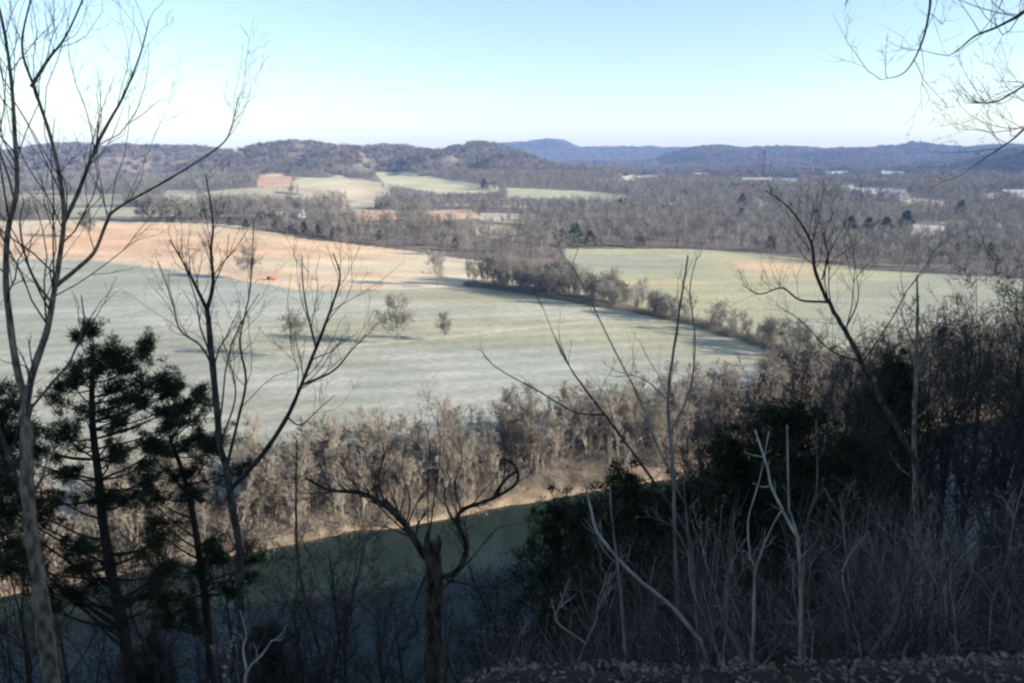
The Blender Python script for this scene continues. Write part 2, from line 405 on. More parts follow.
# riverside thicket on the far bank
cnt = 0
for i in range(4000):
    if cnt >= 290: break
    px_ = random.uniform(-120, 215)
    dd = random.uniform(2.0, 19 + max(0, px_+20)*.15)
    yy = float(yfar(px_))+dd/CS
    if abs(px_/yy) > .70: continue
    s = random.uniform(.7, 1.35)*(.75 if dd < 5 else 1)
    front = dd < 9
    side = 'left of the pale fork-trunked tree' if False else None
    lab = ('bare grey brown tree rooted at the sandy edge of the far riverbank' if front else 'bare grey brown tree inside the thicket between far riverbank and frosted field')
    place_two(bankP, random.randrange(7), (px_, yy, float(H(px_, yy))-.1), s, random.uniform(0, 6.28), 'riverbank_tree', lab, 'tree',
              'bare trees at the edge of the far riverbank' if front else 'bare trees in the thicket behind the far riverbank')
    cnt += 1

# hedgerow between the fields
hp = np.array([hit(*p) for p in [(462,286),(500,290),(528,294),(580,303),(640,314),(700,327),(760,346),(820,368)]])
seg = np.linalg.norm(np.diff(hp, axis=0), axis=1); cum = np.concatenate([[0], np.cumsum(seg)])
def along(s):
    i = min(int(np.searchsorted(cum, s, side='right'))-1, len(seg)-1); t = (s-cum[i])/seg[i]; dv = (hp[i+1]-hp[i])/seg[i]
    return hp[i]*(1-t)+hp[i+1]*t, np.array([-dv[1], dv[0]])
for i in range(190):
    s = random.uniform(0, cum[-1]) if i > 90 else random.uniform(0, cum[-1]*.45)
    p, nrm = along(s); off = random.uniform(0, 8 if s > cum[-1]*.5 else 24)
    if nrm[1] < 0: nrm = -nrm
    p = p+nrm*off; h_ = random.uniform(.5, 1.0)*(1.25 if s < cum[-1]*.4 else .95)
    place_two(hedgeP, i, (p[0], p[1], float(H(*p))-.1), h_, random.uniform(0, 6.28), 'hedgerow_tree',
              'bare grey tree in the hedgerow running diagonally between the two pale fields', 'tree', 'bare trees of the diagonal hedgerow')

# lone trees in the fields
for (px, py, hpx, lab) in [(400,345,42,'tallest lone round bare tree in the middle of the frosted field'),
                           (445,341,25,'small lone bare tree at the right end of the field ditch'),
                           (296,357,37,'lone round bare tree in the frosted field behind the forked sapling'),
                           (250,279,26,'round bare tree at the foot of the tan hill field'),
                           (437,286,28,'narrow bare tree where the tan field meets the hedgerow'),
                           (88,238,20,'small dark bare tree on the tan hill behind the pale forked tree'),
                           (205,250,7,'tiny bush alone on the orange part of the tan hill')]:
    p = hit(px, py); dist = math.hypot(*p); hm = hpx/F*dist
    place_two(roundP, px, (p[0], p[1], float(H(*p))-.1), hm/11.5, px*1.3, 'lone_tree', lab, 'tree', None)
for k, (px, py, hpx) in enumerate([(150,222,17),(163,223,19),(176,223,20),(188,222,17),(140,221,12)]):
    p = hit(px, py); dist = math.hypot(*p)
    place_two(roundP, k, (p[0], p[1], float(H(*p))-.1), hpx/F*dist/11, k*2.1, 'field_tree', 'bare tree in the loose grey clump on top of the tan hill', 'tree', 'clump of bare trees on the tan hill')

# ------------------------------------------------------------------ woods (stuff), instanced low meshes
def make_protos(kind, n, seed):
    cl = bpy.data.collections.new(kind+'_kinds'); 
    for i in range(n):
        g = np.random.default_rng(seed+i); b = MB()
        if kind == 'wood':
            tb, cb = bare_tree_mesh(12, seed+i, k=(11, 6, 4), rmin=.05, crown_lo=.2, spread=50, width=.46, M_=2, trunk_r=.2)
            b.V = tb.V+cb.V; b.F3 = tb.F3+[f+tb.n for f in cb.F3]; b.n = tb.n+cb.n; mt = M['far_bark']
        elif kind == 'hill':
            c = g.normal(size=(150, 3)); c = unit(c)*(g.random((150, 1))**.45)*np.array([6.5, 6.5, 5.5])+np.array([0, 0, 7.5])
            dr = unit(c-np.array([0, 0, 1.0])+g.normal(size=c.shape)*1.5); L_ = 2.2; sd = unit(np.cross(dr, g.normal(size=c.shape)))*.42
            b.tris(np.stack([c-sd, c+sd, c+dr*L_*1.3], 1)); mt = M['hill_bark']
        elif kind == 'under':
            c = g.normal(size=(420, 3))*np.array([1.7, 1.7, 0]); c[:, 2] = g.random(420)**1.5*2.2
            tip = c+unit(g.normal(size=c.shape)+np.array([0, 0, .9]))*g.uniform(.5, 1.5, (420, 1)); sd = g.normal(size=c.shape)*.025; sd[:, 2] *= .3
            b.tris(np.stack([c-sd, c+sd, tip], 1)); mt = M['bank_bark']
        else:
            nn = 420; hz = g.random(nn)**.8; r_ = (1-hz**1.6)**.9*2.9*np.sqrt(g.random(nn))*(1+.3*np.sin(hz*14+i)); a_ = g.random(nn)*6.283
            c = np.stack([r_*np.cos(a_), r_*np.sin(a_), .6+hz*8.6], -1); dr = unit(np.stack([np.cos(a_), np.sin(a_), .5+0*a_], -1)+g.normal(size=c.shape)*.5)
            sd = unit(np.cross(dr, g.normal(size=c.shape)))*.28; b.tris(np.stack([c-sd, c+sd, c+dr*1.1], 1))
            b.tubes(np.array([[[0, 0, -.3], [0, 0, 9]]]), np.array([[.18, .05]]), 4)
            mt = M['needle_far'] if kind == 'evergreen' else M['needle_green']
        o = b.build(kind, mt, smooth=False); COL.objects.unlink(o); cl.objects.link(o)
    return cl
def scatter(name, pts, scl, cl, label, cat):
    me = bpy.data.meshes.new(name); me.vertices.add(len(pts)); me.vertices.foreach_set('co', np.asarray(pts, np.float32).ravel())
    a = me.attributes.new('size', 'FLOAT', 'POINT'); a.data.foreach_set('value', np.asarray(scl, np.float32))
    o = bpy.data.objects.new(name, me); COL.objects.link(o)
    ng = bpy.data.node_groups.new(name, 'GeometryNodeTree')
    ng.interface.new_socket('Geometry', in_out='INPUT', socket_type='NodeSocketGeometry'); ng.interface.new_socket('Geometry', in_out='OUTPUT', socket_type='NodeSocketGeometry')
    n = ng.nodes; L = ng.links
    gi = n.new('NodeGroupInput'); go = n.new('NodeGroupOutput'); ip = n.new('GeometryNodeInstanceOnPoints'); ci = n.new('GeometryNodeCollectionInfo')
    ci.inputs['Collection'].default_value = cl; ci.inputs['Separate Children'].default_value = True; ci.inputs['Reset Children'].default_value = True
    ip.inputs['Pick Instance'].default_value = True
    at_ = n.new('GeometryNodeInputNamedAttribute'); at_.data_type = 'FLOAT'; at_.inputs['Name'].default_value = 'size'
    rv = n.new('FunctionNodeRandomValue'); rv.data_type = 'INT'; rv.inputs['Max'].default_value = 50 if 'Max' in rv.inputs else 50
    for s_ in rv.inputs:
        if s_.name == 'Max' and s_.type == 'INT': s_.default_value = 97
    rr_ = n.new('FunctionNodeRandomValue'); rr_.data_type = 'FLOAT_VECTOR'
    for s_ in rr_.inputs:
        if s_.name == 'Max' and s_.type == 'VECTOR': s_.default_value = (.1, .1, 6.28)
        if s_.name == 'Min' and s_.type == 'VECTOR': s_.default_value = (-.1, -.1, 0)
        if s_.name == 'Seed': s_.default_value = 5
    L.new(gi.outputs[0], ip.inputs['Points']); L.new(ci.outputs[0], ip.inputs['Instance'])
    L.new([s_ for s_ in rv.outputs if s_.type == 'INT'][0], ip.inputs['Instance Index'])
    L.new([s_ for s_ in rr_.outputs if s_.type == 'VECTOR'][0], ip.inputs['Rotation'])
    L.new([s_ for s_ in at_.outputs if s_.enabled][0], ip.inputs['Scale']); L.new(ip.outputs[0], go.inputs[0])
    md = o.modifiers.new('scatter', 'NODES'); md.node_group = ng
    return tag(o, label, cat, kind='stuff')
woodC = make_protos('wood', 7, 500); hillC = make_protos('hill', 5, 520); everC = make_protos('evergreen', 4, 540); underC = make_protos('under', 4, 560)

bankC = bpy.data.collections.new('belt_kinds')
for i in range(6):
    tb, cb = bare_tree_mesh(12, 900+i, k=(14, 6, 5), rmin=.026, crown_lo=.1, spread=36, width=.36, trunk_r=.17)
    b = MB(); b.V = tb.V+cb.V; b.F3 = tb.F3+[f+tb.n for f in cb.F3]; b.n = tb.n+cb.n
    o = b.build('belt', M['bank_bark']); COL.objects.unlink(o); bankC.objects.link(o)
def fan(n, r0, r1, g, amax=41):
    r = np.sqrt(g.uniform(r0*r0, r1*r1, n)); a = np.radians(g.uniform(-amax, amax, n)); return r*np.sin(a), r*np.cos(a), r
g = np.random.default_rng(3)
allp = [frost_poly, tan_poly, right_poly]+[wpoly([(q[0], q[1]+((7 if q[0] < 520 else 1.5) if q[1] > sum(v[1] for v in p)/len(p) else 0)) for q in p]) for p, c in FARF]
def free(x, y):
    ok = np.ones(x.shape, bool)
    for p in allp: ok &= ~pip(p, x, y)
    return ok & ((y-yfar(x))*CS > 5)
# middle distance woods
x, y, r = fan(46000, 420, 2100, g); dn = fbm(x/170, y/170, 61, 3)
ok = free(x, y) & (dn > -.085-.16*sstep(-60, 160, x))
ok &= ~((x < -60) & (y < 700) & (r < 560))
x, y, r = x[ok], y[ok], r[ok]; s = g.uniform(.6, 1.25, len(x))*(1+.5*fbm(x/60, y/60, 63))
scatter('winter_woods', np.stack([x, y, H(x, y)-.3], -1), s, woodC, 'bare winter woodland filling the valley beyond the fields', 'woods')
print('woods', len(x))
x, y, r = fan(16000, 650, 2600, g); ok = free(x, y) & (fbm(x/120, y/120, 91, 3) > .105) & (fbm(x/170, y/170, 61, 3) > -.05); x, y = x[ok], y[ok]; print('groves', len(x))
scatter('evergreen_groves', np.stack([x, y, H(x, y)-.3], -1), g.uniform(.6, 1.15, len(x)), everC, 'dark evergreen groves mixed into the valley woods', 'woods')
# hill forests
x, y, r = fan(90000, 1900, 7300, g, 40); ok = free(x, y)
zz = H(x, y); ok &= (zz > 22) | (fbm(x/300, y/300, 67) > -.12)
x, y, r, zz = x[ok], y[ok], r[ok], zz[ok]; s = g.uniform(.9, 1.4, len(x))*np.clip(r/2600, .95, 1.9)
scatter('hill_forest', np.stack([x, y, zz-2.0*s], -1), s, hillC, 'bare purple brown forest covering the distant hills', 'forest')
print('hills', len(x))
# far bank thicket mass and undergrowth
n = 3400; x = g.uniform(-150, 240, n); dd = g.uniform(-.8, 17, n)+np.clip(x+20, 0, 300)*.16*g.random(n); y = yfar(x)+dd/CS
ok = np.abs(x/y) < .72; x, y = x[ok], y[ok]
scatter('riverbank_undergrowth', np.stack([x, y, H(x, y)-.2], -1), g.uniform(.4, .9, len(x)), underC, 'tangled pale undergrowth along the far riverbank', 'undergrowth')
n = 800; x = g.uniform(-140, 240, n); dd = g.uniform(2.5, 18, n)+np.clip(x+20, 0, 300)*.16*g.random(n); y = yfar(x)+dd/CS
ok = np.abs(x/y) < .72; x, y = x[ok], y[ok]
scatter('riverside_woods', np.stack([x, y, H(x, y)-.2], -1), g.uniform(.6, 1.2, len(x)), bankC, 'continuous belt of bare riverside woods between river and frosted field', 'woods')
# undergrowth at the foot of the hedgerow
pts = []
for i in range(800):
    s_ = random.uniform(0, cum[-1]); p, nrm = along(s_); nrm = nrm if nrm[1] > 0 else -nrm; p = p+nrm*random.uniform(-1, 8); pts.append((p[0], p[1], float(H(*p))-.2))
scatter('hedgerow_undergrowth', pts, g.uniform(.5, 1.0, len(pts)), underC, 'dark scrub along the foot of the diagonal hedgerow', 'undergrowth')

# evergreens in the valley, each its own object
ever = [(575,246,26,1),(562,246,20,1),(590,246,18,0),(700,200,9,0),(742,206,14,0),(741,222,16,0),(850,235,20,0),(905,232,22,0),(868,234,18,0),(885,236,20,0),
        (165,218,14,0),(178,218,12,0),(192,218,16,0),(203,219,11,0),(290,231,12,0),(304,233,13,0),(318,235,12,0),(275,229,10,0),(333,237,11,0),(380,240,12,0),
        (455,250,15,0),(484,189,12,0),(230,226,10,0),(246,228,10,0),(620,210,13,0),(662,214,11,0),(790,215,14,0),(815,222,14,0),(840,208,12,0),(960,215,15,0),(640,246,16,0),(770,250,16,0)]
everM = [o.data for o in everC.objects]; greenC = make_protos('green', 2, 580); greenM = [o.data for o in greenC.objects]
for k, (px, py, hpx, gr) in enumerate(ever):
    p = hit(px, py+1); dist = math.hypot(*p)
    me = (greenM if gr else everM)[k % 2]
    o = bpy.data.objects.new('evergreen_tree', me); COL.objects.link(o); sc_ = hpx/F*dist/10.6
    o.location = (p[0], p[1], float(H(*p))); o.scale = (sc_*1.35, sc_*1.35, sc_); o.rotation_euler = (0, 0, k*1.7)
    if gr: tag(o, ['tall bright green evergreen at the left corner of the green field', 'bright green evergreen left of the tall one beside the green field'][k], 'tree')
    elif px < 340 and py > 215: tag(o, 'dark evergreen at the wood edge along the top of the tan hill', 'tree', 'evergreens above the tan hill')
    else: tag(o, 'dark evergreen among the bare woods in the middle of the valley', 'tree', 'evergreens among the valley woods')

# ------------------------------------------------------------------ buildings
def plain(name, c, rough=.7):
    m, nt, b = newmat(name); b.inputs['Roughness'].default_value = rough
    no = N(nt, 'ShaderNodeTexNoise'); no.inputs['Scale'].default_value = 1.5; cr = N(nt, 'ShaderNodeValToRGB')
    cr.color_ramp.elements[0].color = (*[v*.85 for v in c], 1); cr.color_ramp.elements[1].color = (*[min(1, v*1.1) for v in c], 1)
    nt.links.new(no.outputs['Fac'], cr.inputs['Fac']); nt.links.new(cr.outputs[0], b.inputs['Base Color']); return m
MW = plain('white_siding', (.45,.44,.42)); MR = plain('grey_roof', (.25,.25,.27)); MM = plain('pale_metal_roof', (.34,.34,.35), .6); MG = plain('window_glass', (.03,.04,.05), .2)
MRed = plain('red_paint', (.40,.13,.09), .7); MB_ = plain('dark_rubber', (.03,.03,.03))
def box(x0, x1, y0, y1, z0, z1):
    v = [(x0,y0,z0),(x1,y0,z0),(x1,y1,z0),(x0,y1,z0),(x0,y0,z1),(x1,y0,z1),(x1,y1,z1),(x0,y1,z1)]
    f = [(0,3,2,1),(4,5,6,7),(0,1,5,4),(1,2,6,5),(2,3,7,6),(3,0,4,7)]; return v, f
def boxes(lst):
    V = []; Fs = []
    for bx in lst:
        v, f = box(*bx); k = len(V); V += v; Fs += [tuple(i+k for i in q) for q in f]
    return V, Fs
def house(px, py, w, dp, h, rz, label, roof=MR, wall=MW, group=None, cat='house', name='farmhouse'):
    p = hit(px, py); e = empty(name, (p[0], p[1], float(H(*p))-.3)); e.rotation_euler = (0, 0, rz); tag(e, label, cat, group)
    mesh_obj('wall', *boxes([(-w/2, w/2, -dp/2, dp/2, 0, h)]), wall, e)
    rh = dp*.3; o = .4; zb = h+.003
    V = [(-w/2-o,-dp/2-o,zb),(w/2+o,-dp/2-o,zb),(w/2+o,dp/2+o,zb),(-w/2-o,dp/2+o,zb),(-w/2-o,0,zb+rh),(w/2+o,0,zb+rh)]
    me = bpy.data.meshes.new('roof'); me.from_pydata(V, [], [(0,1,5,4),(2,3,4,5),(0,4,3),(1,2,5),(0,3,2,1)]); me.materials.append(roof)
    ro = bpy.data.objects.new('roof', me); COL.objects.link(ro); ro.parent = e
    nw = max(2, int(w/4)); 
    for i in range(min(nw, 6)):
        xx = -w/2+(i+.5)*w/min(nw, 6)
        wo = mesh_obj('window', *boxes([(xx-.5, xx+.5, -dp/2-.03, -dp/2+.05, 1.3, 2.7)]), MG, e)
house(277,217,11,8,5.5,.2,'left one of the two white farmhouses among trees above the tan field')
house(298,218,10,8,5.0,-.3,'right one of the two white farmhouses among trees above the tan field')
house(755,186,60,34,7,.05,'long white warehouse in the far valley in front of the blue hills', MM, cat='warehouse', name='warehouse')
house(700,178,40,25,7,.1,'small pale building left of the long white warehouse', MM, cat='building', name='farm_building')
house(757,206,14,10,6,.4,'white house in the woods below the long white warehouse')
house(672,208,12,9,5,.2,'white house in the woods left of the warehouse line')
house(851,229,14,9,5,-.2,'white house among evergreens beyond the green field')
for k, (px, py, w) in enumerate([(846,191,20),(858,194,16),(870,196,22),(884,198,18),(897,201,16),(838,178,26)]):
    house(px, py, w, 12, 6, k*.4, 'pale building of the small settlement at the foot of the right hills', MM, group='buildings of the far settlement', cat='building', name='town_building')
house(1014,199,34,16,8,0,'white building at the right edge of the far valley', MM, cat='building', name='town_building')
# red farm wagon at the foot of the tan hill
p = hit(271,280); e = empty('farm_wagon', (p[0], p[1], float(H(*p)))); tag(e, 'small red farm wagon at the foot of the tan hill field', 'wagon'); e.rotation_euler = (0, 0, .1)
mesh_obj('bed', *boxes([(-2.2, 2.2, -1, 1, .7, .9)]), MRed, e)
mesh_obj('side_boards', *boxes([(-2.2, 2.2, -1, -.92, .903, 1.9), (-2.2, 2.2, .92, 1, .903, 1.9), (-2.2, -2.12, -.917, .917, .903, 1.9), (2.12, 2.2, -.917, .917, .903, 1.9)]), MRed, e)
mesh_obj('drawbar', *boxes([(2.203, 4.0, -.06, .06, .72, .84)]), MB_, e)
for sx in (-1.5, 1.5):
    for sy in (-1.1, 1.1):
        b = MB(); b.tubes(np.array([[[sx, sy-.1, .4], [sx, sy+.1, .4]]]), np.array([[.4, .4]]), 14); b.build('wheel', MB_, e, False)

exec_fore = True
# ------------------------------------------------------------------ foreground trees, laid out limb by limb
def path3(pts, D, g, drift=0.0, n=5):
    """pts: (px, py[, depth offset]) -> smooth world path"""
    P = [at(q[0], q[1], D+(q[2] if len(q) > 2 else 0)+drift*i) for i, q in enumerate(pts)]
    return smoothpath(P, n)
def fore_tree(name, label, D, trunk, limbs, tr, mt, ml, seed, tw=(5, 3), tlen=.35, group=None, tmin=.0016, base_to_ground=True, cat='tree', twig_spread=42, twm=None, trunk_tw=4):
    """trunk: [(px,py)...] bottom first; tr = (r0, r1) m; limbs: (points, r0, r1, twigs per limb)"""
    g = np.random.default_rng(seed); tp_ = path3(trunk, D, g)
    b0 = tp_[0].copy()
    if base_to_ground:
        dirn = unit(tp_[0]-tp_[3]); q = tp_[0].copy(); add = []
        for _ in range(400):
            if q[2] <= H(q[0], q[1])-.15: break
            q = q+dirn*.12*np.array([.5, .5, 1])+np.array([0, 0, -.03]); add.append(q.copy())
        if add: tp_ = np.vstack([np.array(add[::-1])[::3], tp_])
    org = tp_[0].copy(); e = empty(name, org); tag(e, label, cat, group)
    K = len(tp_); tp_[1:-1] += g.normal(size=(K-2, 3))*min(tr[0], .05)*.10; s = np.linspace(0, 1, K); R = tr[0]*(1-s)**.8+tr[1]*(1-(1-s)**.8); R = R*(1+.06*g.normal(size=K))
    b = MB(); b.tubes(tp_[None], R[None], 12); b.build('trunk', mt, e, origin=org)
    tws = MB(); any_t = False
    src = [(tp_, R, trunk_tw)]
    for (pts, r0, r1, nt_) in limbs:
        lp = path3(pts, D, g, drift=(g.random()-.5)*.12); k = len(lp); rl = np.linspace(r0, r1, k)*(1+.05*g.normal(size=k))
        b = MB(); b.tubes(lp[None], rl[None], 7); b.build('limb', ml, e, origin=org); src.append((lp, rl, nt_))
    for (lp, rl, nt_) in src:
        if nt_ <= 0: continue
        any_t = True
        Lp = np.linalg.norm(np.diff(lp, axis=0), axis=1).sum()
        p, r = grow(lp[None], rl[None], nt_, 1, twig_spread, .25, 5, .2 if len(lp) != K else .6, .34, .2, tmin*2, g, Lscale=tlen/Lp*(.6+.3*Lp))
        tws.tubes(p, r, 4)
        for kk in tw:
            p, r = grow(p, r, kk, .5, 40, .15, 3, .2, .65, .2, tmin, g); tws.tubes(p, r, 3)
    if any_t: tws.build('twigs', twm or ml, e, origin=org)['kind'] = 'stuff'
    return e, org

# 1 pale forked tree, far left
fore_tree('forked_tree', 'tall pale barked forked bare tree rising the full height at the far left', 9.0,
    [(54,700),(46,640),(38,575),(31,530),(27,480),(27,440),(26,404)],
    [([(26,404),(16,363),(9,313),(6,278),(8,231),(17,190),(15,138),(11,77),(2,20),(-12,-30)], .042, .012, 16),
     ([(26,404),(34,369),(47,331),(53,299),(59,263),(64,210),(54,149),(36,92),(22,46),(33,-10)], .044, .010, 16),
     ([(57,285),(78,268),(95,251),(107,222),(118,208),(169,179),(220,146),(232,125),(238,97)], .026, .004, 12),
     ([(64,222),(77,195),(95,149),(110,120),(123,97),(140,55),(149,20)], .026, .006, 14),
     ([(51,302),(36,282),(26,258),(20,225),(24,200)], .018, .006, 8),
     ([(31,87),(48,60),(66,36),(85,-5)], .02, .008, 9),
     ([(28,500),(40,482),(46,466)], .022, .014, 2)],
    (.095, .058), M['bark_pale'], M['bark_pale'], 21, tw=(4, 3), tlen=.9, twm=M['twig'])
# 2 crooked twin stem tree
fore_tree('crooked_tree', 'crooked bare tree with twisted upper limbs left of the forked sapling', 10.5,
    [(243,700),(241,625),(238,545),(229,480),(220,444),(213,367),(207,310)],
    [([(207,310),(213,284),(211,250),(213,223),(206,175)], .028, .008, 11),
     ([(207,310),(196,287),(190,275),(183,262),(170,240)], .026, .008, 9),
     ([(213,367),(200,345),(180,330),(172,300),(158,262)], .016, .005, 8),
     ([(226,470),(238,420),(246,380),(240,340),(250,290),(254,220)], .022, .006, 10),
     ([(220,444),(235,400),(232,370),(222,340)], .014, .005, 6),
     ([(230,490),(262,455),(287,417),(302,383),(317,345),(333,303),(340,276),(333,253)], .036, .008, 13),
     ([(316,348),(308,315),(303,285),(302,255)], .016, .006, 6),
     ([(302,385),(333,371),(350,352),(366,335)], .018, .005, 8),
     ([(287,417),(300,425),(318,410),(335,395)], .012, .004, 5)],
    (.06, .034), M['bark_grey'], M['twig'], 22, tw=(4, 3), tlen=.8)
# 3 snapped snag with two gnarled limbs
fore_tree('broken_snag', 'thick broken topped dead trunk with two gnarled limbs standing before the river', 11.0,
    [(431,700),(433,660),(434,610),(434,575),(432,541)],
    [([(432,566),(418,545),(406,526),(386,506),(361,493),(330,490),(305,478)], .058, .015, 15),
     ([(386,506),(378,480),(384,455),(378,430)], .016, .004, 8), ([(361,493),(345,470),(340,445)], .012, .004, 6), ([(406,526),(410,500),(402,470),(408,440)], .014, .004, 8),
     ([(461,511),(455,485),(462,460),(458,435)], .013, .004, 7), ([(498,496),(505,470),(500,445)], .011, .004, 6), ([(442,590),(470,560),(496,530),(512,525)], .014, .004, 6),
     ([(424,556),(412,535),(398,515),(384,499)], .045, .025, 4),
     ([(440,577),(456,572),(465,556),(466,541),(458,524),(461,511),(480,503),(498,496),(517,482),(515,466),(503,458)], .046, .016, 14),
     ([(494,497),(505,480),(518,470)], .03, .014, 3),
     ([(446,580),(478,586),(492,591)], .02, .006, 3),
     ([(430,562),(420,590),(413,610),(418,628),(408,640)], .018, .008, 2),
     ([(428,553),(426,543),(427,531)], .05, .012, 0), ([(437,552),(440,543),(438,535)], .045, .015, 0),
     ([(430,556),(428,520),(428,480),(430,450),(425,420)], .012, .004, 7),
     ([(428,548),(434,500),(440,455),(437,410)], .012, .004, 7)],
    (.125, .108), M['bark_snag'], M['bark_snag'], 23, tw=(4, 3), tlen=.75, twm=M['twig'], trunk_tw=0)
# 4 right leaning sapling
fore_tree('leaning_tree', 'bare tree leaning left above the dark cedar with crown against the green field', 12.0,
    [(935,560),(918,470),(880,400),(862,362),(845,330),(826,298)],
    [([(826,298),(815,270),(812,245),(800,222),(786,205),(765,190)], .03, .006, 13),
     ([(828,302),(800,300),(782,288),(760,294),(742,285)], .02, .005, 10),
     ([(822,280),(828,255),(824,235),(835,210)], .014, .004, 8),
     ([(862,362),(830,350),(800,320),(775,305)], .014, .004, 7),
     ([(845,330),(858,300),(856,270)], .014, .004, 7)],
    (.05, .028), M['bark_grey'], M['twig'], 24, tw=(4, 3), tlen=.9)
# 5 straight saplings and sticks on the rim, right of the middle
def sapling(label, D, pts, r0, r1, seed, mat, limbs=(), tw=(3,), tlen=.35, nt_=8):
    return fore_tree('sapling', label, D, pts, list(limbs), (r0, r1), mat, mat, seed, tw=tw, tlen=tlen, cat='sapling', group=None)
sapling('slim upright sapling with knobbly buds in front of the low cedar', 6.0, [(686,700),(681,661),(676,566),(673,470),(668,400),(676,335),(688,255)], .019, .006, 31, M['stick_tan'],
        [([(674,480),(655,440),(640,400),(612,345),(580,280),(560,250)], .010, .003, 6), ([(672,430),(690,390),(695,340),(690,290),(697,255)], .008, .003, 4), ([(668,400),(645,380),(620,372)], .006, .002, 3)])
sapling('pale bent stick arching from the rim toward the river', 5.0, [(700,640),(671,606),(645,585),(620,561),(603,540),(595,526),(585,483)], .013, .006, 32, M['stick_white'], tlen=.2)
sapling('thin upright sapling left of the budded sapling', 5.5, [(628,700),(626,662),(622,610),(618,566),(612,520),(610,486)], .014, .004, 33, M['stick_tan'], [([(618,566),(600,545),(596,520)], .006, .002, 3)])
sapling('short upright stem right of the budded sapling', 5.0, [(700,690),(697,620),(691,561),(686,510),(683,480)], .012, .004, 34, M['stick_tan'])
sapling('long diagonal sapling crossing in front of the riverside thicket', 7.0, [(720,640),(690,540),(666,500),(635,455),(605,415),(575,375),(555,338)], .018, .004, 35, M['bark_grey'],
        [([(605,415),(575,412),(540,392),(500,370),(483,355)], .009, .003, 4), ([(575,375),(560,350),(540,300)], .005, .002, 3)])
sapling('bleached white branching stem with crossed prongs before the dark cedar', 4.5, [(800,690),(801,620),(800,573),(798,538)], .010, .008, 36, M['stick_white'],
        [([(798,538),(790,525),(782,509),(771,486),(768,470),(764,457),(755,430)], .009, .005, 2), ([(798,538),(791,515),(789,509),(788,470),(787,425)], .008, .004, 1),
         ([(771,486),(762,487),(753,483)], .005, .003, 0), ([(764,457),(752,455),(744,452)], .004, .002, 0), ([(782,509),(776,508),(771,504)], .004, .002, 0),
         ([(798,560),(806,552),(814,545),(818,536)], .005, .002, 1)], tlen=.12)
sapling('bleached thin stem with two raised prongs beside the crossed white stem', 4.7, [(752,690),(754,600),(756,570),(768,535),(782,509)], .010, .005, 37, M['stick_white'],
        [([(756,570),(749,555),(742,550)], .004, .002, 0), ([(750,560),(748,522),(755,495),(761,473),(769,431)], .005, .003, 1)], tlen=.12)
sapling('straight thin grey stem right of the crossed white stem', 5.2, [(802,690),(803,600),(805,545),(808,518),(817,486),(816,419)], .010, .004, 38, M['stick_tan'], tlen=.15)
sapling('short leaning grey stem below the straight stem', 4.8, [(850,690),(846,620),(840,592),(830,560),(824,538)], .010, .004, 39, M['stick_tan'], tlen=.15)
sapling('slender pale trunk standing straight in the dark thicket at the right', 13.0, [(921,640),(919,560),(916,500),(914,440),(916,380),(917,330),(917,275)], .06, .012, 40, M['bark_pale'],
        [([(916,480),(900,468),(888,450)], .014, .006, 4), ([(915,420),(935,400),(945,378)], .014, .005, 5), ([(916,350),(905,325),(900,300)], .01, .004, 5)], tlen=.6)
sapling('thin pale leaning stem between the crooked tree and the broken snag', 8.0, [(330,700),(322,660),(305,600),(297,550),(296,500),(297,440)], .022, .007, 41, M['bark_grey'],
        [([(308,612),(325,640),(334,690)], .014, .01, 1)], tlen=.4)
sapling('low pale branching stem at the bottom left below the crooked tree', 5.0, [(245,700),(247,672),(262,655),(272,640)], .012, .005, 42, M['stick_white'], [([(247,672),(243,650),(246,635),(240,610)], .008, .003, 2)], tlen=.15)
sapling('tiny forked grey sprig below the broken snag on the right', 5.5, [(500,700),(508,670),(518,640),(523,630)], .010, .005, 43, M['stick_tan'], tlen=.2)

rs = random.Random(77)
where = ['right of the crossed white stem', 'near the bottom right corner', 'below the slender pale trunk', 'left of the budded sapling', 'between budded sapling and crossed white stem']
for k in range(15):
    zone_ = k % 5; x0 = [845, 975, 905, 590, 725][zone_]+rs.uniform(-30, 30); lean = rs.uniform(-70, 70); top = rs.uniform(470, 575)
    hgt = 690-top; pts = [(x0, 690)]+[(x0+lean*f+rs.uniform(-4, 4), 690-hgt*f) for f in (.2, .4, .6, .8, 1.0)]
    size_ = ['tall', 'middling', 'short'][k//5]; top_ = {'tall': 0}.get(size_, 0)
    fork = ([pts[2], (pts[2][0]-lean*.3+rs.uniform(-20, 20), pts[2][1]-hgt*.22), (pts[2][0]-lean*.5+rs.uniform(-25, 25), pts[2][1]-hgt*.42)], .006, .002, 3)
    sapling(size_+' thin bare stem leaning in the brush '+where[zone_], 4.3+k*.17, [(a, b+[0, 25, 50][k//5]*(690-b)/hgt*.9) for a, b in pts], .0055, .002, 200+k, M['stick_tan' if k % 3 else 'stick_sunlit'], [fork], tw=(4, 3), tlen=.3, nt_=12)

